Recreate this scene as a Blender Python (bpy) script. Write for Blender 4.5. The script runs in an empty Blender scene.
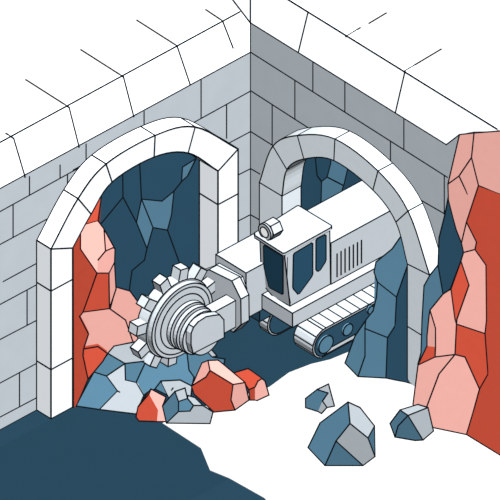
import bpy, math
from mathutils import Vector as V
import numpy as np

sc = bpy.context.scene
COL = sc.collection
R_ = math.radians

# ---------------------------------------------------------------- view
PHI, EL, K, P0X, P0Y = R_(46.85), R_(35.5), 50.0, 250.5, 293.5
RT = V((math.cos(PHI), math.sin(PHI), 0))
BK = V((math.cos(EL)*math.sin(PHI), -math.cos(EL)*math.cos(PHI), math.sin(EL)))   # towards the viewer
UP = BK.cross(RT)

def ray(px, py):
    return RT*((px-P0X)/K) + UP*((P0Y-py)/K)
def on(px, py, n, p0):
    """point of the plane (n, p0) seen at the pixel"""
    n = V(n); o = ray(px, py)
    return o + BK*(n.dot(V(p0)-o)/n.dot(BK))
def onx(px, py, x): return on(px, py, (1,0,0), (x,0,0))
def ony(px, py, y): return on(px, py, (0,1,0), (0,y,0))
def onz(px, py, z): return on(px, py, (0,0,1), (0,0,z))
def hgt(x):
    pts = [(-99,0),(.43,0),(5.0,.62),(99,.62)]
    for (a,za),(b,zb) in zip(pts, pts[1:]):
        if x <= b: return za+(zb-za)*(x-a)/(b-a)
    return .62
def fl(px, py):
    z = 0.0
    for _ in range(40):
        p = onz(px, py, z); z = z*.4 + hgt(p.x)*.6
    return onz(px, py, z)

# ---------------------------------------------------------------- materials
E_UP, E_X, E_Y = 2.45, 1.2, .44
def lin(h):
    c = [int(h[i:i+2],16)/255 for i in (0,2,4)]
    return [((v+.055)/1.055)**2.4 if v > .04045 else v/12.92 for v in c]
MATS = {}
def mat(name, hexc=None, E=1.0, alb=None, noise=.03, scale=6.0):
    m = bpy.data.materials.new(name); m.use_nodes = True
    nt = m.node_tree; nt.nodes.clear()
    out = nt.nodes.new('ShaderNodeOutputMaterial')
    b = nt.nodes.new('ShaderNodeBsdfDiffuse')
    c = alb if alb else [v/E for v in lin(hexc)]
    tc = nt.nodes.new('ShaderNodeTexCoord')
    nz = nt.nodes.new('ShaderNodeTexNoise'); nz.inputs['Scale'].default_value = scale
    nz.inputs['Detail'].default_value = 3
    mr = nt.nodes.new('ShaderNodeMapRange')
    mr.inputs['From Min'].default_value = .3; mr.inputs['From Max'].default_value = .7
    mr.inputs['To Min'].default_value = 1-noise; mr.inputs['To Max'].default_value = 1+noise
    mul = nt.nodes.new('ShaderNodeVectorMath'); mul.operation = 'SCALE'
    mul.inputs[0].default_value = c
    nt.links.new(tc.outputs['Object'], nz.inputs['Vector'])
    nt.links.new(nz.outputs[0], mr.inputs['Value'])
    nt.links.new(mr.outputs[0], mul.inputs['Scale'])
    nt.links.new(mul.outputs[0], b.inputs['Color'])
    nt.links.new(b.outputs[0], out.inputs[0])
    m.diffuse_color = (*[min(1,v) for v in c], 1)
    MATS[name] = m
    return m
mat('ink', alb=[.004,.006,.008], noise=0)
mat('wall_stone', alb=[.405,.45,.485], noise=.02, scale=2)
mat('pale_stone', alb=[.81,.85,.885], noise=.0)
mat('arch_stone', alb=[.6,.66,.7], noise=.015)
mat('ground_white', alb=[.49,.49,.49], noise=0)
mat('navy_floor', '2A4A5E', 2.25, noise=.02, scale=1.5)
ER = 1.7
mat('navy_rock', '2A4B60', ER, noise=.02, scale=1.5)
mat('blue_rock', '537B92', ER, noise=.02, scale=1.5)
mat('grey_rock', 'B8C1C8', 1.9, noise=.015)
mat('red_rock', 'D1543E', 1.47, noise=.02)
mat('pink_rock', 'F0B0A6', 1.6, noise=.015)
mat('machine_paint', alb=[.425,.465,.5], noise=.01)
mat('navy_paint', '2A4A5E', 1.15, noise=.01)
mat('blue_steel', '537B92', 1.15, noise=.01)
mat('glass_navy', '264A60', 1.15, noise=.01)
mat('lens_white', alb=[.9,.9,.9], noise=0)

# ---------------------------------------------------------------- mesh builder
INK = .0155
class M:
    def __init__(s, mats):
        s.v=[]; s.f=[]; s.m=[]; s.mats=list(mats)
        s.r = INK*1.25 if mats[0] in ('pale_stone','ground_white') else INK
        if 'ink' not in s.mats: s.mats.append('ink')
    def mi(s, name):
        if name not in s.mats: s.mats.append(name)
        return s.mats.index(name)
    def face(s, pts, m=None):
        i = len(s.v); s.v += [tuple(p) for p in pts]
        s.f.append(list(range(i, i+len(pts)))); s.m.append(s.mi(m) if m else 0)
    def line(s, a, b, r=None):
        r = r or s.r
        a, b = V(a), V(b); d = b-a
        if d.length < 1e-5: return
        d.normalize(); a = a-d*r*.6; b = b+d*r*.6
        u = d.cross(V((.3,.5,.81)))
        if u.length < .1: u = d.cross(V((1,0,0)))
        u.normalize(); w = d.cross(u); n = 6; i = len(s.v); k = s.mi('ink')
        for c in (a, b):
            for j in range(n):
                t = 2*math.pi*j/n; s.v.append(tuple(c+u*math.cos(t)*r+w*math.sin(t)*r))
        for j in range(n):
            j2=(j+1)%n; s.f.append([i+j,i+j2,i+n+j2,i+n+j]); s.m.append(k)
        s.f.append([i+n-1-j for j in range(n)]); s.m.append(k)
        s.f.append([i+n+j for j in range(n)]); s.m.append(k)
    def path(s, pts, closed=False, r=None):
        for a, b in zip(pts, pts[1:]): s.line(a, b, r)
        if closed: s.line(pts[-1], pts[0], r)
    def prism(s, pts, ext, m=None, ink=True, sharp=28, back=True, lines=None, mcap=None):
        """solid: polygon pts swept by ext; edges drawn in ink where sharp or where the solid turns away"""
        pts = [V(p) for p in pts]; ext = V(ext); q = [p+ext for p in pts]; n = len(pts)
        nr = V((0,0,0))
        for i in range(n):
            a, b = pts[i], pts[(i+1)%n]
            nr += V(((a.y-b.y)*(a.z+b.z),(a.z-b.z)*(a.x+b.x),(a.x-b.x)*(a.y+b.y)))
        if nr.dot(ext) > 0: pts.reverse(); q.reverse()
        s.face(pts, mcap or m); s.face(list(reversed(q)), m)
        norms = []
        for i in range(n):
            j = (i+1)%n
            s.face([pts[j], pts[i], q[i], q[j]], m)
            norms.append((pts[j]-pts[i]).cross(-ext).normalized()*-1)
        if ink:
            s.path(pts, True)
            if back: s.path(q, True)
            for i in range(n):
                a, b = norms[i-1], norms[i]
                if math.degrees(a.angle(b, 0)) > sharp or a.dot(BK)*b.dot(BK) < 0:
                    if lines is None or lines: s.line(pts[i], q[i])
        return pts, q
    def box(s, x0,x1,y0,y1,z0,z1, m=None, ink=True):
        s.prism([(x0,y0,z0),(x1,y0,z0),(x1,y1,z0),(x0,y1,z0)], (0,0,z1-z0), m, ink)
    def build(s, name, parent=None, label=None, flatn=False):
        me = bpy.data.meshes.new(name)
        org = V((0,0,0))
        if parent is None and s.v:
            a = np.array(s.v); lo, hi = a.min(0), a.max(0)
            org = V(((lo[0]+hi[0])/2, (lo[1]+hi[1])/2, lo[2]))
        elif parent is not None:
            org = world_of(parent)
        me.from_pydata([tuple(V(p)-org) for p in s.v], [], s.f)
        for n in s.mats: me.materials.append(MATS[n])
        me.polygons.foreach_set('material_index', s.m)
        me.validate(); me.update()
        if flatn:
            me.polygons.foreach_set('use_smooth', [True]*len(me.polygons))
            ln = [None]*len(me.loops)
            for p in me.polygons:
                for li in p.loop_indices: ln[li] = tuple(p.normal)
            me.normals_split_custom_set(ln)
        o = bpy.data.objects.new(name, me); COL.objects.link(o)
        if parent is None: o.location = org
        else: o.parent = parent
        if label: o['label'] = label
        return o
def world_of(o):
    p = V((0,0,0))
    while o: p += o.location; o = o.parent
    return p
def tag(o, label, cat, group=None):
    o['label'] = label; o['category'] = cat
    if group: o['group'] = group
    return o
def struct(o): o['kind'] = 'structure'; return o
def empty(name, loc, parent=None):
    o = bpy.data.objects.new(name, None); COL.objects.link(o); o.location = loc
    o.empty_display_size = .2
    if parent: o.parent = parent
    return o
def catmull(P, k=5):
    out = []
    for i in range(len(P)-1):
        p0 = V(P[i-1]) if i else V(P[0])*2-V(P[1]); p1, p2 = V(P[i]), V(P[i+1])
        p3 = V(P[i+2]) if i+2 < len(P) else p2*2-p1
        for j in range(k):
            t = j/k
            out.append(.5*((2*p1)+(p2-p0)*t+(2*p0-5*p1+4*p2-p3)*t*t+(3*p1-p0-3*p2+p3)*t**3))
    out.append(V(P[-1])); return out

# ================================================================ SETTING
DL, DR, TH = .42, .40, .12       # how far the arches stand out, wall thickness
# ---- arches data (traced on their front planes)
LI = [onx(px,py,DL) for px,py in ((72.5,248),(91,214),(112,182),(154,157),(188,153),(218,171))]
LO = [onx(px,py,DL) for px,py in ((51,249),(78,198.6),(106,164),(155,135.5),(195,127),(238,149))]
RI = [ony(px,py,-DR) for px,py in ((282,196),(287,169.5),(304,159),(334,160.5),(373,190),(396,222),(407.5,264))]
RO = [ony(px,py,-DR) for px,py in ((259.5,182.4),(273,146),(297.5,135.5),(335,139),(378,171),(408,211),(429.6,275))]
KS = 6
LIc, LOc, RIc, ROc = [catmull(a, KS) for a in (LI, LO, RI, RO)]
# left end of the right arch rises straight before it bends
# ---- wall left
def wall_left():
    w = M(['wall_stone'])
    mid = [V((0,(a.y+b.y)/2,(a.z+b.z)/2)) for a,b in zip(LIc, LOc)]
    out = [V((0,-9.5,0)), V((0,mid[0].y,0))] + mid + [V((0,mid[-1].y,0)), V((0,0,0)), V((0,0,5.93)), V((0,-9.5,5.93))]
    w.prism(out, (-TH,0,0), ink=False)
    L = lambda a,b,c,d: w.line(onx(a,b,0), onx(c,d,0))
    for s in ((0,211.5,92,160.5),(29.4,176.5,29.4,195),(86,144,86,163.5),(0,244.4,47,219),(13,204.5,13,237.3),
              (67.4,174.4,67.4,189),(3,281.6,36,263.6),(0,304.4,36,285),(27,290,27,324.5),(0,339.4,36,320.6),
              (0,383,36,363.6),(19.4,372.5,19.4,406),(0,417,36,398),(73,170,144,131.5),(144,111.5,144,131.5),
              (201,80,201,118),(226.5,104.5,226.5,138),(190,124.5,250.5,91),(228,143.5,250.5,131.5),(236,176,250.5,168.6),
              (236,222,250.5,214.6),(60,165,60,177),(236,262,250.5,254)): L(*s)
    w.line((0,0,0),(0,0,5.93)); w.line((0,-9.5,5.93),(0,0,5.93)); w.line((0,-9.5,.0),(0,-5.85,.0))
    return struct(w.build('wall_left'))
wall_left()
def wall_right():
    w = M(['wall_stone'])
    mid = [V(((a.x+b.x)/2,0,(a.z+b.z)/2)) for a,b in zip(RIc, ROc)]
    e1, e2 = ony(446.4,144.6,0), ony(459.4,134.6,0)
    out = [V((0,0,0)), V((mid[0].x,0,0))] + mid + [V((mid[-1].x,0,0)), V((6.22,0,0)), V((6.22,0,e2.z)), e2, e1, V((0,0,6.65))]
    w.prism(out, (0,TH,0), ink=False)
    for a,b,c,d in ((250.5,52,447.5,177.3),(313,61.5,313,90.5),(295,80,295,118),(250.5,90.5,308,127.5),(272.3,105,272.3,145),
              (345,82,345,111.5),(404,118.6,404,149),(390.6,141,390.6,164),(444.4,175.5,444.4,214),(419,199,446,214.5),
              (250.5,131.3,273,145.5),(250.5,168.4,260,174),(250.5,214.6,260,220)): w.line(ony(a,b,0), ony(c,d,0))
    w.line((0,0,5.9),(0,0,6.65)); w.line((0,0,6.65), e1); w.line(e1, e2)
    return struct(w.build('wall_right'))
wall_right()
# ---- sloped coping of the two walls
def coping_left():
    w = M(['pale_stone'])
    P = [V((0,-9.5,5.93)), V((0,.7,5.93)), V((-.32,.7,6.75)), V((-.32,-9.5,6.75))]
    w.prism(P, (-.3,0,-.02), ink=False)
    n, p0 = V((.82,0,.32)), (0,0,5.93)
    for a,b,c,d in ((13.6,138.4,25,177),(69,107.4,79,147),(123.4,77,133.6,116.5),(177,46,190,84.5),(222.5,21,233,48)):
        w.line(on(a,b,n,p0), on(c,d,n,p0))
    w.line((-.32,-9.5,6.75), (-.32,0,6.75))
    return struct(w.build('trim_1'))
coping_left()
def coping_right():
    w = M(['pale_stone'])
    n, p0 = V((0,-.88,.25)), (0,0,6.65)
    px = [(250.5,23),(446.4,144.6),(459.4,134.6),(466,133),(474,131.5),(497,131)]
    P = [on(a,b,n,p0) for a,b in px]
    top = lambda x: V((x,.25,7.53))
    P += [top(P[-1].x), top(-1.2)]
    P = P[:5]+[on(496,131.2,n,p0), top(6.93), top(-1.2), on(228,-7,n,p0), on(233,0,n,p0)]
    w.prism(P, (0,.3,0), ink=False)
    for a,b,c,d in ((308,12.6,298.6,51.5),(405,71.5,395.5,112.5),(233,0,250.5,23),(250.5,23,250.5,-10)):
        w.line(on(a,b,n,p0), on(c,d,n,p0))
    w.line(top(.6), top(6.93))
    return struct(w.build('trim_2'))
coping_right()
def grounds():
    w = M(['ground_white'])
    w.prism([V((-.33,-11,6.745)),V((-.33,9,6.745)),V((-14,9,6.745)),V((-14,-11,6.745))], (0,0,-.3), ink=False)
    for a,b,c,d in ((6,133.6,13.6,138.4),(26,80,69,107.4),(81,50,123.4,77),(137,20.5,177,46),(206,10,222.5,21)):
        w.line(onz(a,b,6.745), onz(c,d,6.745))
    struct(w.build('ground_left'))
    w = M(['ground_white'])
    w.prism([V((-1.2,.26,7.525)),V((14,.26,7.525)),V((14,14,7.525)),V((-1.2,14,7.525))], (0,0,-.3), ink=False)
    for a,b,c,d in ((346,36.5,360,28),(369,23.5,386,13.3),(404,71.5,441,49.4)):
        w.line(onz(a,b,7.525), onz(c,d,7.525))
    struct(w.build('ground_right'))
grounds()

# ---- floor: dark navy base with a thin pale layer covering part of it
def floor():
    w = M(['navy_floor'])
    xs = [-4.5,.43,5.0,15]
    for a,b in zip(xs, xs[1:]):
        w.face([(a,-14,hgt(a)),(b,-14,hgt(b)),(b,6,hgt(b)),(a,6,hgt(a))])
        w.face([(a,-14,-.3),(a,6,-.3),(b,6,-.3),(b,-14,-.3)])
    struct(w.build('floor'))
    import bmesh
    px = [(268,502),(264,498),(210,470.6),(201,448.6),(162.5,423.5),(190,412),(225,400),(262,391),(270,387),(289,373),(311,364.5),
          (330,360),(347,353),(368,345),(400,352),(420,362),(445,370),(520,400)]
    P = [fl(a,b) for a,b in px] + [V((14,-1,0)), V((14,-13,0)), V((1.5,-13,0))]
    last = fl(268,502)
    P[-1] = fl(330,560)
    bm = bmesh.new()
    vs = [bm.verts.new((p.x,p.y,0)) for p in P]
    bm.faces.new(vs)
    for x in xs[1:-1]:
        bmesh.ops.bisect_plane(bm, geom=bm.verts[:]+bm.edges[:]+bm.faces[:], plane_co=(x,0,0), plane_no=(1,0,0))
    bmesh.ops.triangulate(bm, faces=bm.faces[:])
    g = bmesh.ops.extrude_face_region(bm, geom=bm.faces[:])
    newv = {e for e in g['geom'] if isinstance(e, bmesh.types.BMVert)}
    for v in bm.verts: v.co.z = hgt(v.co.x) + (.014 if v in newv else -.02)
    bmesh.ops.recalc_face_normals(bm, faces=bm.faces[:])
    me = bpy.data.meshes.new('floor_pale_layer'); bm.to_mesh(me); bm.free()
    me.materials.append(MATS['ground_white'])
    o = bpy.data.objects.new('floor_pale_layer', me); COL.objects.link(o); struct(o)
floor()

# ---- stone arches, block by block
def arch(name, Ic, Oc, legs, ext, matn, label, wall, jl=None, nseg=None):
    """Ic, Oc: front inner and outer curves; ext: sweep into the wall; legs: (inner top, outer top, z-list)"""
    base = V(((Ic[0].x+Ic[-1].x)/2, (Ic[0].y+Ic[-1].y)/2, 0))
    root = empty(name, base)
    tag(root, label, 'arch')
    ext = V(ext)
    for i in range(nseg):
        a, b = Ic[i*KS:(i+1)*KS+1], Oc[i*KS:(i+1)*KS+1]
        w = M([matn])
        w.prism(a+list(reversed(b)), ext, ink=False)
        w.path(a); w.path(b); w.line(a[-1], b[-1]); w.line(a[0], b[0])
        wl = ext.normalized()*wall
        w.path([p+wl for p in b]); w.path([p+ext for p in a])
        w.line(b[0], b[0]+wl); w.line(b[-1], b[-1]+wl)
        w.line(a[-1], a[-1]+ext); w.line(a[0], a[0]+ext)
        for c in (a, b):                     # where the curve turns away
            for j in range(1, len(c)-1):
                n1 = (c[j]-c[j-1]).cross(ext); n2 = (c[j+1]-c[j]).cross(ext)
                if n1.dot(BK)*n2.dot(BK) < 0: w.line(c[j], c[j]+(ext if c is a else wl))
        w.build('voussoir', root)
    for it, ot, zs in legs:
        for j in range(len(zs)-1):
            z0, z1 = zs[j], zs[j+1]
            def at(p, z): 
                return V((p.x, p.y, p.z if z is None else z))
            w = M([matn])
            q = [at(it,z0), at(ot,z0), at(ot,z1), at(it,z1)]
            w.prism(q, ext, ink=False)
            w.path(q, True)
            wl = ext.normalized()*wall
            for p in q[1:3]: w.line(p, p+wl)
            for p in (q[0], q[3]): w.line(p, p+ext)
            w.line(q[1]+wl, q[2]+wl); w.line(q[0]+ext, q[3]+ext)
            w.build('jamb_stone', root)
    return root
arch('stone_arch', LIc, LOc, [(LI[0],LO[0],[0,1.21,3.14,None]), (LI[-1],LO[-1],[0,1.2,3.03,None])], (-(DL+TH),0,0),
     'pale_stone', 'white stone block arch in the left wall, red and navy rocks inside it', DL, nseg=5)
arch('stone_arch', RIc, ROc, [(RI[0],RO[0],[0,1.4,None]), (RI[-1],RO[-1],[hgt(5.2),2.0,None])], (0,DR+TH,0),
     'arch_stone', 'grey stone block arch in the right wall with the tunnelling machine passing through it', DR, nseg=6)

# ================================================================ ROCKS
def rock(name, plane_n, anchor, faces, lines=(), depth=.5, bump=.12, bumps=None, shrink=.88, kind=None, clampz=True,
         label=None, cat='rock', group=None, noink=()):
    """Faceted rock: front facets given as picture outlines laid on a leaning plane, inner corners brought forward,
    then a real body behind them (depth metres) resting on the floor."""
    n = V(plane_n).normalized(); bumps = bumps or {}
    key = lambda p: (round(p[0]*2)/2, round(p[1]*2)/2)
    edges = {}
    for m, poly in faces:
        k = [key(p) for p in poly]
        for a, b in zip(k, k[1:]+k[:1]):
            if a != b: edges.setdefault(frozenset((a,b)), []).append((a,b))
    bd = [e[0] for e in edges.values() if len(e) == 1]
    bset = {v for e in bd for v in e}
    P = {}
    for m, poly in faces:
        for p in poly:
            k = key(p)
            if k in P: continue
            t = bumps.get(k, 0.0 if k in bset else bump)
            q = on(k[0], k[1], n, anchor) + BK*t
            if clampz:
                for _ in range(6):
                    if q.z < hgt(q.x)+.028: q = q + BK*((hgt(q.x)+.03-q.z)/BK.z)
            P[k] = q
    w = M([faces[0][0]])
    for m, poly in faces:
        k = []
        for p in poly:
            q = key(p)
            if not k or k[-1] != q: k.append(q)
        pts = [P[q] for q in k]
        nr = V((0,0,0))
        for i in range(len(pts)):
            a, b = pts[i], pts[(i+1)%len(pts)]
            nr += V(((a.y-b.y)*(a.z+b.z),(a.z-b.z)*(a.x+b.x),(a.x-b.x)*(a.y+b.y)))
        if nr.dot(BK) < 0: pts.reverse()
        w.face(pts, m)
    cen = sum((P[k] for k in bset), V((0,0,0)))/len(bset)
    B = {}
    for k in bset:
        p = cen+(P[k]-cen)*shrink - BK*depth
        if clampz: p.z = max(p.z, min(P[k].z, hgt(p.x)+.0))
        B[k] = p
    m0 = faces[0][0] if kind is None else kind
    for a, b in bd: w.face([P[b],P[a],B[a],B[b]] , m0)
    nxt = dict(bd)
    start = bd[0][0]; loop = [start]; c = nxt.get(start)
    while c is not None and c != start and len(loop) < 400: loop.append(c); c = nxt.get(c)
    if len(loop) > 2:
        cb = sum((B[k] for k in loop), V((0,0,0)))/len(loop)
        for a, b in zip(loop, loop[1:]+loop[:1]): w.face([B[a],B[b],cb] , m0)
    skip = {frozenset((key(a),key(b))) for a,b in noink}
    for e in edges:
        if e in skip: continue
        a, b = tuple(e); w.line(P[a], P[b])
    for ln in lines:
        for a, b in zip(ln, ln[1:]):
            ka, kb = key(a), key(b)
            # hairline crack follows the facet surface
            pa = P.get(ka) or hit(faces, P, key, a, n, anchor); pb = P.get(kb) or hit(faces, P, key, b, n, anchor)
            w.line(pa+BK*.03, pb+BK*.03)
    o = w.build(name, None, flatn=True)
    if label: tag(o, label, cat, group)
    return o
def hit(faces, P, key, p, n, anchor):
    o = on(p[0], p[1], n, anchor); best = None
    for m, poly in faces:
        k = [P[key(q)] for q in poly]
        c = sum(k, V((0,0,0)))/len(k)
        s = [on(q[0], q[1], n, anchor) for q in poly]
        # inverse-distance estimate of the forward offset
        ins = inside(p, poly)
        if ins:
            wsum = 0; t = 0
            for q, kk, ss in zip(poly, k, s):
                d = 1/(math.hypot(p[0]-q[0], p[1]-q[1])+1e-3); wsum += d; t += d*(kk-ss).dot(BK)
            return o + BK*(t/wsum)
    return o
def inside(p, poly):
    r = False; j = len(poly)-1
    for i in range(len(poly)):
        a, b = poly[i], poly[j]
        if (a[1] > p[1]) != (b[1] > p[1]) and p[0] < (b[0]-a[0])*(p[1]-a[1])/(b[1]-a[1])+a[0]: r = not r
        j = i
    return r
def struct_rock(*a, **k): return struct(rock(*a, **k))
NV, BL, GR, RD, PK = 'navy_rock','blue_rock','grey_rock','red_rock','pink_rock'

# --- left tunnel: faceted end wall
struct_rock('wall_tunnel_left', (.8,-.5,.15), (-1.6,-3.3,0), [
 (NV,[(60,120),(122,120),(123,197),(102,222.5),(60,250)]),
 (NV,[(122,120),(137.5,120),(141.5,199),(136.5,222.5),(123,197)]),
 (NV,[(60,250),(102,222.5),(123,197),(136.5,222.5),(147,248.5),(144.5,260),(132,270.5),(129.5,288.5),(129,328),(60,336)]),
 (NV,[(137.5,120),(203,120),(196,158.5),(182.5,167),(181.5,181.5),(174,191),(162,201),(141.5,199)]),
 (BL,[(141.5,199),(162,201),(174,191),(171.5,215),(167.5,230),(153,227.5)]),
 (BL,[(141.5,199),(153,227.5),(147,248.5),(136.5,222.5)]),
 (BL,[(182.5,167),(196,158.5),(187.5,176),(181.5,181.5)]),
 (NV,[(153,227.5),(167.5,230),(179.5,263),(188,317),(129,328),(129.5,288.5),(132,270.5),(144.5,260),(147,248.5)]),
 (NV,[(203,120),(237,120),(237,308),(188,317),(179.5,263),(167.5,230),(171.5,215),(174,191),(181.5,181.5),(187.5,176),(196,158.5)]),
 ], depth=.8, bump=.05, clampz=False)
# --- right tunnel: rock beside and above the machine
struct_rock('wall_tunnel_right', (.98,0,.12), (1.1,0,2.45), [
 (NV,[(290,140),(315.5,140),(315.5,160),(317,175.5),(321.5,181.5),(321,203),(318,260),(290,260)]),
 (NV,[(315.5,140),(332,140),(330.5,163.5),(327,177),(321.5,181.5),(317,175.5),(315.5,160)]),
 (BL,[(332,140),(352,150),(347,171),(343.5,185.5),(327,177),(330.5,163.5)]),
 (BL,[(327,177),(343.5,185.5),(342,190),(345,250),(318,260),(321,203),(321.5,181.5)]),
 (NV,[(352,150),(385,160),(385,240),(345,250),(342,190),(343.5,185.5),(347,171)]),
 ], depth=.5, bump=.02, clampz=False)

# --- left tunnel: red and pink rocks
NL = (.68,-.72,.08)
A1 = fl(78,405)
rock('rock_outcrop', NL, A1, [
 (RD,[(101.5,196),(98,221),(84,225),(73,226),(86,205)]),
 (PK,[(98,221),(104,229),(105.5,251),(98,260),(97,273),(80.5,249),(80.5,231),(84,225)]),
 (PK,[(104,229),(113.5,247.5),(105.5,251)]),
 (PK,[(113.5,247.5),(115,249),(114.5,262),(109,273),(97,273),(98,260),(105.5,251)]),
 (RD,[(84,225),(80.5,231),(80.5,249),(97,273),(83,312),(79.5,316.5),(88.5,334),(83.5,349),(83,356),(88,379),(76,406.5),(73.5,407.5),(73,226)]),
 (RD,[(97,273),(109,273),(109,282),(109.5,308.5),(83,312)]),
 (PK,[(109,273),(114.5,262),(116,289),(109.5,308.5),(109,282)]),
 (RD,[(83.5,349),(98,346.5),(107.5,353.5),(103,361),(88,379),(83,356)]),
 ], noink=[((98,260),(97,273)),((113.5,247.5),(104,229)),((76,406.5),(73.5,407.5))],
 lines=[[(104,229),(115,249)]], bumps={(101.5,196):-.9,(86,205):-.9,(98,221):-.2,(84,225):-.5,(73,226):-.5}, depth=.7, bump=.1,
 label='tall red and pink faceted rock against the left jamb of the white arch', cat='rock')
rock('boulder', NL, (0,-3.3,.9), [
 (PK,[(116,287),(130,291),(141,306),(150,325),(146,340),(133,342),(125.5,320),(110,309.5)]),
 ], depth=.6, label='pink rock directly left of the toothed cutter wheel', cat='rock')
rock('boulder', NL, A1-BK*.35, [
 (PK,[(83,312),(109.5,308.5),(125.5,320),(133,342),(114,346),(107.5,353.5),(98,346.5),(83.5,349),(88.5,334),(79.5,316.5)]),
 ], depth=.6, clampz=True, label='wide pink rock under the tall red rock, above the grey rubble', cat='rock')

# --- rubble pile below the cutter
NB = (.64,-.74,.17)
NF = (.56,-.72,.38)
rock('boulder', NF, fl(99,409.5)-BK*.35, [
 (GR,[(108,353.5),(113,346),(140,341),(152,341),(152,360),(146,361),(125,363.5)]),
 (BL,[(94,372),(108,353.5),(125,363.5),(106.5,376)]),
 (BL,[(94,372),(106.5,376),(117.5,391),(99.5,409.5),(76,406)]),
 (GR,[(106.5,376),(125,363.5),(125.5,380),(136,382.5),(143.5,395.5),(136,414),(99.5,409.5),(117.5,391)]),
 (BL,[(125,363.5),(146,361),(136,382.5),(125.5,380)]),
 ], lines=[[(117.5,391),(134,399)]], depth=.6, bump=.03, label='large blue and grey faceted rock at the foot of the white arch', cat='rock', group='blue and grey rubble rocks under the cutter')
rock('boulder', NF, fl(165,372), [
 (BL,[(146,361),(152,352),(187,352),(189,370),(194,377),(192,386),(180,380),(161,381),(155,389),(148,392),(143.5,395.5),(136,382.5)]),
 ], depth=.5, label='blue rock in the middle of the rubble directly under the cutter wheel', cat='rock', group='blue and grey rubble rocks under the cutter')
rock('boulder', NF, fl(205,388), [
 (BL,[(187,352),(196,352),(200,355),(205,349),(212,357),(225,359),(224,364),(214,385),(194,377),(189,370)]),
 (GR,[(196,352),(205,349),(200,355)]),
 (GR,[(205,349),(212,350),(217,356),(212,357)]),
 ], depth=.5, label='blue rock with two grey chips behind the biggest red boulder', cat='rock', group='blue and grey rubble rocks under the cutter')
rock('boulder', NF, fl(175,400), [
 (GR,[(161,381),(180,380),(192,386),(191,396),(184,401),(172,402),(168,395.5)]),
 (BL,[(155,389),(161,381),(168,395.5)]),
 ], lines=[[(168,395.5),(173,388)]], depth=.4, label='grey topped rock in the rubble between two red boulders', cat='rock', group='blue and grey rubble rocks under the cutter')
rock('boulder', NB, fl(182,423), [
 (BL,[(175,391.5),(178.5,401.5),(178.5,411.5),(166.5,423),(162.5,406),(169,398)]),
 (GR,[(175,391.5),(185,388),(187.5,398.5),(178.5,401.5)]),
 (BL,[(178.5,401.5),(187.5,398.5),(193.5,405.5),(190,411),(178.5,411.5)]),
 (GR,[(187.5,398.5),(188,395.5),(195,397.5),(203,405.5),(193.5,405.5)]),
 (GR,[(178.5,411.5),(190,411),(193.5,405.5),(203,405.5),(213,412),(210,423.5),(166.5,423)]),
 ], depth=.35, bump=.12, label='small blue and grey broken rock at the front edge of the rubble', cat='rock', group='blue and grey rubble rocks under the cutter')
rock('boulder', NB, fl(150,421), [
 (RD,[(149,394),(158,410),(157,421.5),(139,421),(136,417),(138,407)]),
 (PK,[(151,389),(166,397),(162.5,406),(166,421.5),(157,421.5),(158,410),(149,394)]),
 (RD,[(144,398),(151,389),(149,394),(138,407)]),
 ], noink=[((149,394),(158,410)),((158,410),(157,421.5))], depth=.35, bump=.12,
 label='small red boulder with a pink side at the left end of the red ones', cat='boulder', group='red boulders at the edge of the rubble')
rock('boulder', NB, fl(222,412), [
 (PK,[(191.5,386),(194,381.5),(202,363),(208,360.5),(210,370.5),(206,377)]),
 (PK,[(208,360.5),(218,360),(245,382.5),(233,384.5),(210,370.5)]),
 (RD,[(210,370.5),(233,384.5),(231,400),(235,410),(214,412),(194,394),(191.5,386),(206,377)]),
 (PK,[(233,384.5),(245,382.5),(249,400),(235,410),(231,400)]),
 ], depth=.5, bump=.2, label='biggest red boulder of the rubble with pink upper edges', cat='boulder', group='red boulders at the edge of the rubble')
rock('boulder', NB, fl(258,401), [
 (RD,[(233,373),(248,368.5),(262,378.5),(258,381),(255,387),(249,389.5),(245,383)]),
 (PK,[(262,378.5),(265,381),(269,395),(257,400.5),(255,400),(255,387),(258,381)]),
 (RD,[(249,389.5),(255,387),(255,400),(250,400)]),
 ], noink=[((255,387),(255,400))], depth=.4, bump=.12, label='smaller red boulder tucked behind the biggest red one, on its right', cat='boulder', group='red boulders at the edge of the rubble')

# --- loose blue boulders on the pale floor
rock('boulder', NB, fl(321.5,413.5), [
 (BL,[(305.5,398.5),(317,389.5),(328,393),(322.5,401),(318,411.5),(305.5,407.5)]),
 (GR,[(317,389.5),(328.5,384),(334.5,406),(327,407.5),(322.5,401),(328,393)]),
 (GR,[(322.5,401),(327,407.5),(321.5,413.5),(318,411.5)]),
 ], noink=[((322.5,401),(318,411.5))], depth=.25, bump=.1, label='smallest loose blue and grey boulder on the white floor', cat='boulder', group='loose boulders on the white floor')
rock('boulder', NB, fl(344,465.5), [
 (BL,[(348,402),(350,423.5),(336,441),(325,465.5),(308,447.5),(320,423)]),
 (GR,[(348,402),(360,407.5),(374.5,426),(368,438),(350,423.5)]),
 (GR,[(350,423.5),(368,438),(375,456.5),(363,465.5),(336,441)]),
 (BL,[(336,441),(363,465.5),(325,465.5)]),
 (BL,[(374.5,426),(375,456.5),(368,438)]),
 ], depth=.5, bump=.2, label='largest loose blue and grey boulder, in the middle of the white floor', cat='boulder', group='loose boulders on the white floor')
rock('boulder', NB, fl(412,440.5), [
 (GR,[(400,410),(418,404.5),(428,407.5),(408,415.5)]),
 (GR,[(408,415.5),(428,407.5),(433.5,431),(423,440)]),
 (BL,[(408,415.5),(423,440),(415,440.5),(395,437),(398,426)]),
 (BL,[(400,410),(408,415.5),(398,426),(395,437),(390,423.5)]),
 ], depth=.35, bump=.18, label='loose blue and grey boulder resting at the foot of the pink rock', cat='boulder', group='loose boulders on the white floor')

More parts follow.
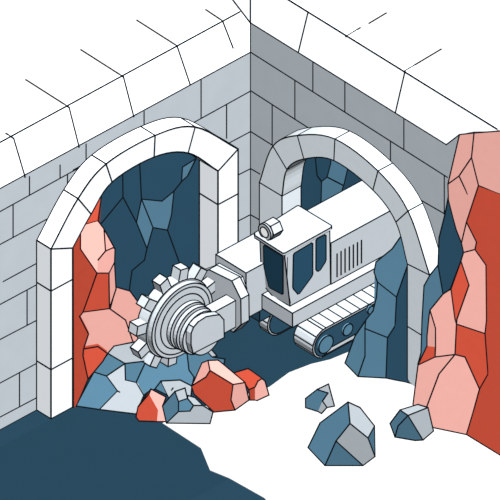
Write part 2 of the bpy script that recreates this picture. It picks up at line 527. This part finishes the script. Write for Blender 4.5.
# --- tall blue rock standing in the right arch
rock('rock_outcrop', (.7,-.7,.14), fl(358,376.5), [
 (BL,[(401.5,235.5),(392,249),(376,262),(374,272),(377.5,282),(396.5,297),(408,264),(412,250)]),
 (BL,[(377.5,282),(376.5,297),(373,311),(366,320),(365,328.5),(387.5,337.5),(395,326),(396.5,297)]),
 (BL,[(365,328.5),(366,320),(355,336),(345,363),(358,376.5),(365,356)]),
 (BL,[(365,328.5),(365,356),(358,376.5),(386,378),(387.5,337.5)]),
 (NV,[(396.5,297),(408,264),(412,250),(412,383.5),(386,378),(387.5,337.5),(395,326)]),
 ], depth=.5, bump=.08, label='tall blue rock pillar beside the crawler track inside the right arch', cat='rock')
# --- right hand rocks
NR = (.52,-.84,.13)
AR = fl(433,427.5)
rock('rock_outcrop', NR, AR-BK*.25, [
 (NV,[(448.5,196),(445,214),(439,238),(438,265),(443,294),(450.5,289),(461,261),(465,252),(463,243),(457,229)]),
 (BL,[(438,265),(430,275),(424,286),(422,320),(421,353),(418,364),(428,362),(431,346),(431,316),(435,306),(443,294)]),
 ], depth=.3, label='narrow navy and blue rock between the grey arch and the red cliff', cat='rock')
rock('rock_cliff', NR, AR, [
 (PK,[(459.5,134.5),(474,133),(471.5,157.5),(459,176),(448,184)]),
 (PK,[(474,133),(500,131),(512,130),(512,198),(500,193.5),(478.5,185.5),(471.5,157.5)]),
 (PK,[(448,184),(459,176),(471.5,157.5),(478.5,185.5),(466.5,222),(461.5,243),(456,229),(448.5,200)]),
 (PK,[(466.5,222),(476.5,242),(475,249.5),(463.5,252.5),(461.5,243)]),
 (RD,[(478.5,185.5),(500,193.5),(512,198),(512,462),(500,455),(466.5,434.5),(474,409),(479.5,389),(488,374),(485,333.5),(486.5,320),(486,265),(475,249.5),(476.5,242),(466.5,222)]),
 (PK,[(475,249.5),(486,265),(486.5,320),(485,333.5),(456.5,324),(457,319),(469,285),(461,261),(463.5,252.5)]),
 (RD,[(461,261),(469,285),(457,319),(456.5,324),(455,319),(451,289)]),
 (PK,[(451,289),(455,319),(456.5,324),(455,354.5),(435,357),(435.5,347),(435.5,328),(430,310),(443,294)]),
 (PK,[(430,310),(435.5,328),(435.5,347),(427,346),(427,336),(429,316)]),
 (RD,[(427,346),(435.5,347),(435,357),(418,365)]),
 (RD,[(456.5,324),(485,333.5),(488,374),(479.5,389),(465,357),(455,354.5)]),
 ], bumps={(459.5,134.5):.12,(474,133):.2,(500,131):.3,(512,130):.3,(471.5,157.5):.2,(512,198):.2,(500,193.5):.15,(478.5,185.5):.12,(459,176):.12,(448,184):.05}, lines=[[(459,176),(467.5,194)]], noink=[((500,131),(512,130)),((427,346),(435.5,347))], depth=.8, bump=.06,
 label='tall red and pink rock cliff at the right edge of the room', cat='rock')
rock('boulder', NR, AR+BK*.02, [
 (PK,[(418,365),(435,357),(455,354.5),(439,374),(427,406),(424,425),(416,422),(413,404)]),
 (PK,[(455,354.5),(465,357),(479.5,389),(474,409),(466.5,434.5),(433,427.5),(424,425),(427,406),(439,374)]),
 ], depth=.5, bumps={(439,374):.12,(427,406):.1}, label='big pale pink rock at the foot of the red cliff', cat='rock')

# ================================================================ TUNNELLING MACHINE
mc = empty('tunnelling_machine', (1.95,-.8,.33))
tag(mc, 'white and grey tracked tunnelling machine with cab and toothed cutter wheel', 'tunnelling machine')
MP = 'machine_paint'
# engine housing
w = M([MP])
w.prism([(2.34,.01,1.44),(2.34,2.7,1.44),(1.19,2.7,1.44),(1.19,.16,1.44),(1.37,.16,1.44),(1.37,.01,1.44)], (0,0,1.01))
eng = w.build('engine_housing', mc)
w = M(['ink'])
for x, a, b in ((337,254,276.5),(341,251.5,274.5),(345,249,272),(349.3,247,269.7),(353.3,245,267.3),(357.4,242.7,265),(361.4,240.4,262.7)):
    w.line(onx(x,a,2.345), onx(x,b,2.345), .018)
w.build('vent_grille', eng, 'black slotted vents')
# chassis
w = M([MP]); w.box(1.65,2.54,-1.23,2.7,1.09,1.435); w.build('chassis', mc)
# cab
cn, cp = V((0,-1,-.1)), (0,-1.107,1.44)
w = M([MP])
fp = [on(a,b,cn,cp) for a,b in ((260,240),(284.5,255),(290,306),(273.5,297),(265,287),(261,267))]
bp = [V((p.x,.0,p.z)) for p in fp]
w.face(list(reversed(fp)) if (fp[1]-fp[0]).cross(fp[2]-fp[0]).dot(BK) < 0 else fp); w.face(bp)
for i in range(len(fp)):
    j = (i+1)%len(fp); w.face([fp[i],fp[j],bp[j],bp[i]])
w.path(fp, True); w.path(bp, True)
for i in (1,2): w.line(fp[i], bp[i])
cab = w.build('cab', mc)
def pane(pix, n, p0, name, parent, th=.012, m='glass_navy', label=None):
    w = M([m]); nn = V(n).normalized()
    P = [on(a,b,nn,V(p0)) for a,b in pix]
    c = sum(P, V((0,0,0)))/len(P)
    # soften corners a little
    Q = []
    for i,p in enumerate(P):
        a, b = P[i-1], P[(i+1)%len(P)]
        ra = min(.035,(a-p).length*.3); rb = min(.035,(b-p).length*.3)
        Q += [p+(a-p).normalized()*ra, p+(b-p).normalized()*rb]
    w.prism([q+nn*th for q in Q], -nn*th*1.6, sharp=200, back=False, lines=False)
    return w.build(name, parent, label)
pane([(264,244.5),(283.5,256),(283.5,294.5),(269.5,287),(264.5,267)], cn, V(cp), 'windshield', cab, label='dark navy windshield')
pane([(293,253.5),(312.3,242),(312.3,275),(298,294.5),(292.3,288)], (1,0,0), (2.34,0,0), 'side_window', cab, label='large dark side window')
pane([(315.6,239),(325.6,234),(325.6,260.5),(319,271),(315.5,270.5)], (1,0,0), (2.34,0,0), 'side_window', cab, label='small dark side window')
w = M([MP])
for a,b,c,d in ((287.5,257.5,287,283),(287,283,290.5,303)): w.line(onx(a,b,2.345), onx(c,d,2.345), .009)
w.build('pillar_seam', cab)
w = M([MP])
rp = [onz(a,b,2.86) for a,b in ((254.5,233),(255,235.5),(283,253.3),(285,253),(331,227.5),(331.6,226.3),(331,225.3),(298.8,205.8),(297,206))]
w.prism(rp, (0,0,-.06), sharp=200, back=False)
w.path([p-V((0,0,.06)) for p in rp[0:4]]); w.build('roof', cab)
# lamp on the roof
w = M([MP])
def ring(cx, cy, cz, r, axis, n=24, a0=0):
    out = []
    for i in range(n):
        t = a0+2*math.pi*i/n
        if axis == 'y': out.append(V((cx+r*math.cos(t), cy, cz+r*math.sin(t))))
        else: out.append(V((cx, cy+r*math.cos(t), cz+r*math.sin(t))))
    return out
lc = V((1.74,-1.24,3.02))
w.prism(ring(lc.x,lc.y,lc.z,.18,'y',24), (0,.05,0), sharp=60)
w.prism(ring(lc.x+.02,lc.y+.05,lc.z+.01,.19,'y',6,R_(0)), (0,.25,0), sharp=40)
lamp = w.build('work_lamp', mc)
w = M(['lens_white']); w.prism(ring(lc.x,lc.y-.012,lc.z,.115,'y',24), (0,.02,0), sharp=60, back=False, lines=False)
w.build('lamp_lens', lamp, 'white round lamp lens')

# crawler tracks
def stadium(x, y0, y1, zc, r, n=10):
    out = []
    for i in range(n+1):
        t = math.pi/2+math.pi*i/n; out.append(V((x, y0+r*math.cos(t), zc+r*math.sin(t))))
    for i in range(n+1):
        t = -math.pi/2+math.pi*i/n; out.append(V((x, y1+r*math.cos(t), zc+r*math.sin(t))))
    return out
def track(x0, x1, y0, y1, zb, r, detail):
    zc = zb+r
    w = M([MP]); w.prism(stadium(x1,y0,y1,zc,r), (x0-x1,0,0), sharp=200)
    # pads: cleats across the belt
    s = .235; y = y0+.02
    while y < y1:
        w.line((x0,y,zc+r),(x1,y,zc+r)); w.line((x0,y,zc-r),(x1,y,zc-r)); y += s
    for t in (100,135,168,200,235):
        t = R_(t); p = (y0+r*math.cos(t), zc+r*math.sin(t)); w.line((x0,p[0],p[1]),(x1,p[0],p[1]))
        p = (y1-r*math.cos(t), zc+r*math.sin(t)); w.line((x0,p[0],p[1]),(x1,p[0],p[1]))
    tr = w.build('crawler_track', mc)
    w = M(['navy_paint']); w.prism(stadium(x1+.012,y0,y1,zc,r*.88), (-.02,0,0), sharp=200, back=False); w.build('side_plate', tr, 'navy side plate')
    if detail:
        w = M([MP]); 
        w.prism([V((x1+.02,y0-.05,zc-r*.80)),V((x1+.02,y1,zc-r*.80)),V((x1+.02,y1,zc-r*.52)),V((x1+.02,y0+.14,zc-r*.52))], (-.015,0,0), sharp=200, back=False)
        w.build('lower_rail', tr, 'grey rail')
        for (px,py,rr) in ((326,344.5,.195),(348,329.8,.13),(371,310,.085)):
            c = onx(px,py,x1+.06)
            w = M(['blue_steel'])
            w.prism(ring(c.x,c.y,c.z,rr,'x',24), (-.06,0,0), sharp=60)
            w.build('track_wheel', tr, 'blue steel wheel')
    return tr
track(2.39,2.94,-.707,2.1,.33,.345,True)
track(1.37,1.62,-.707,2.1,.2,.345,False)

# boom housing, flange, arm
w = M([MP])
w.box(.76,1.64,-1.66,-.42,1.05,2.165)
hs = w.build('boom_housing', mc)
w = M([MP])
w.prism([V((x,-2.0,z)) for x,z in ((.86,2.0),(1.55,2.04),(1.66,1.8),(1.66,1.1),(1.5,.98),(.86,.98))], (0,.34,0)); w.build('boom_neck', mc)
w = M([MP])
w.prism([V((x,-2.02,z)) for x,z in ((.94,2.06),(1.61,2.13),(1.87,1.82),(1.88,1.2),(1.66,.90),(.9,.86),(.62,1.2),(.62,1.8))], (0,.22,0), sharp=20)
w.build('boom_flange', mc).location += BK*.33
w = M(['navy_paint'])
w.prism([V((1.3,-1.25,.75)),V((1.6,-1.25,.75)),V((1.6,-1.25,1.05)),V((1.3,-1.25,1.05))], (0,.6,0)); w.build('boom_pivot', mc)

# cutter head
SH = BK*.45
head0 = set(COL.objects)
CY, CZ = -2.99, 1.41
w = M([MP])
w.prism(ring(1.07,CY,CZ,.87,'x',48), (-.28,0,0), sharp=60)
drum = w.build('cutter_wheel', mc)
w = M([MP])
w.prism(ring(1.19,CY,CZ,.83,'x',48), (-.13,0,0), sharp=60)
w.path(ring(1.195,CY,CZ,.75,'x',48), True)
w.prism(ring(1.215,CY,CZ,.61,'x',40), (-.03,0,0), sharp=60, back=False)
w.build('wheel_rim', drum)
for th in (79,48,14,-20,-50,109,138,170,203,-126,-97,-68):
    t = R_(th); r = V((0,math.cos(t),math.sin(t))); tg = V((0,-math.sin(t),math.cos(t)))
    c = V((1.04,CY,CZ))+r*.84
    w = M([MP])
    w.prism([c-tg*.12, c+tg*.12, c+tg*.11+r*.27, c-tg*.11+r*.27], (-.23,0,0))
    w.build('tooth', drum)
# shaft with three spiral collars, then the end cap
for i,(x, r) in enumerate(((1.36,.52),(1.52,.50),(1.68,.48))):
    w = M([MP])
    w.prism(ring(x+.04,CY,CZ-.02,r,'x',36), (-.10,0,0), sharp=60)
    w.build('collar', mc)
w = M([MP]); w.prism(ring(1.9,CY,CZ-.03,.4,'x',32), (-.75,0,0), sharp=60); w.build('shaft', mc)
w = M([MP])
pc = [V((1.95,y,z)) for y,z in ((-3.40,1.20),(-3.46,1.45),(-3.455,1.72),(-3.39,1.84),(-3.26,1.91),(-3.05,1.93),(-2.86,1.87),(-2.68,1.80),(-2.56,1.62),(-2.55,1.18))]
w.prism(pc, (-.14,0,0), sharp=30); w.build('end_cap', mc)

w = M([MP]); w.box(1.38,1.65,-3.0,-1.95,.99,1.64); w.build('boom_arm', mc)
for o in set(COL.objects)-head0:
    if o.parent is mc: o.location += SH

# ================================================================ LIGHT, CAMERA
d = V((E_X, -E_Y, E_UP))
L = bpy.data.lights.new('sun', 'SUN'); L.energy = math.pi*d.length; L.angle = R_(.5)
L.use_shadow = False
lo = bpy.data.objects.new('sun', L); COL.objects.link(lo)
lo.rotation_euler = d.to_track_quat('Z','Y').to_euler(); lo.location = (4,-4,12)
wd = bpy.data.worlds.new('sky'); sc.world = wd; wd.use_nodes = True
bg = wd.node_tree.nodes['Background']; bg.inputs[0].default_value = (1,1,1,1); bg.inputs[1].default_value = .07
L2 = bpy.data.lights.new('fill_sun', 'SUN'); L2.energy = math.pi*.38; L2.angle = R_(2); L2.use_shadow = False
lo2 = bpy.data.objects.new('fill_sun', L2); COL.objects.link(lo2); lo2.location = (-4,-12,3)
lo2.rotation_euler = V((.1,-.75,-.55)).to_track_quat('Z','Y').to_euler()
cam = bpy.data.cameras.new('camera'); cam.type = 'ORTHO'; cam.ortho_scale = 10; cam.clip_end = 200
co = bpy.data.objects.new('camera', cam); COL.objects.link(co); sc.camera = co
co.location = ray(250,250) + BK*45
from mathutils import Matrix
co.rotation_euler = Matrix((RT, UP, BK)).transposed().to_euler()
sc.view_settings.view_transform = 'Standard'; sc.view_settings.look = 'None'
sc.view_settings.exposure = 0; sc.view_settings.gamma = 1; sc.view_settings.use_curve_mapping = False
sc.cycles.max_bounces = 2; sc.cycles.diffuse_bounces = 0
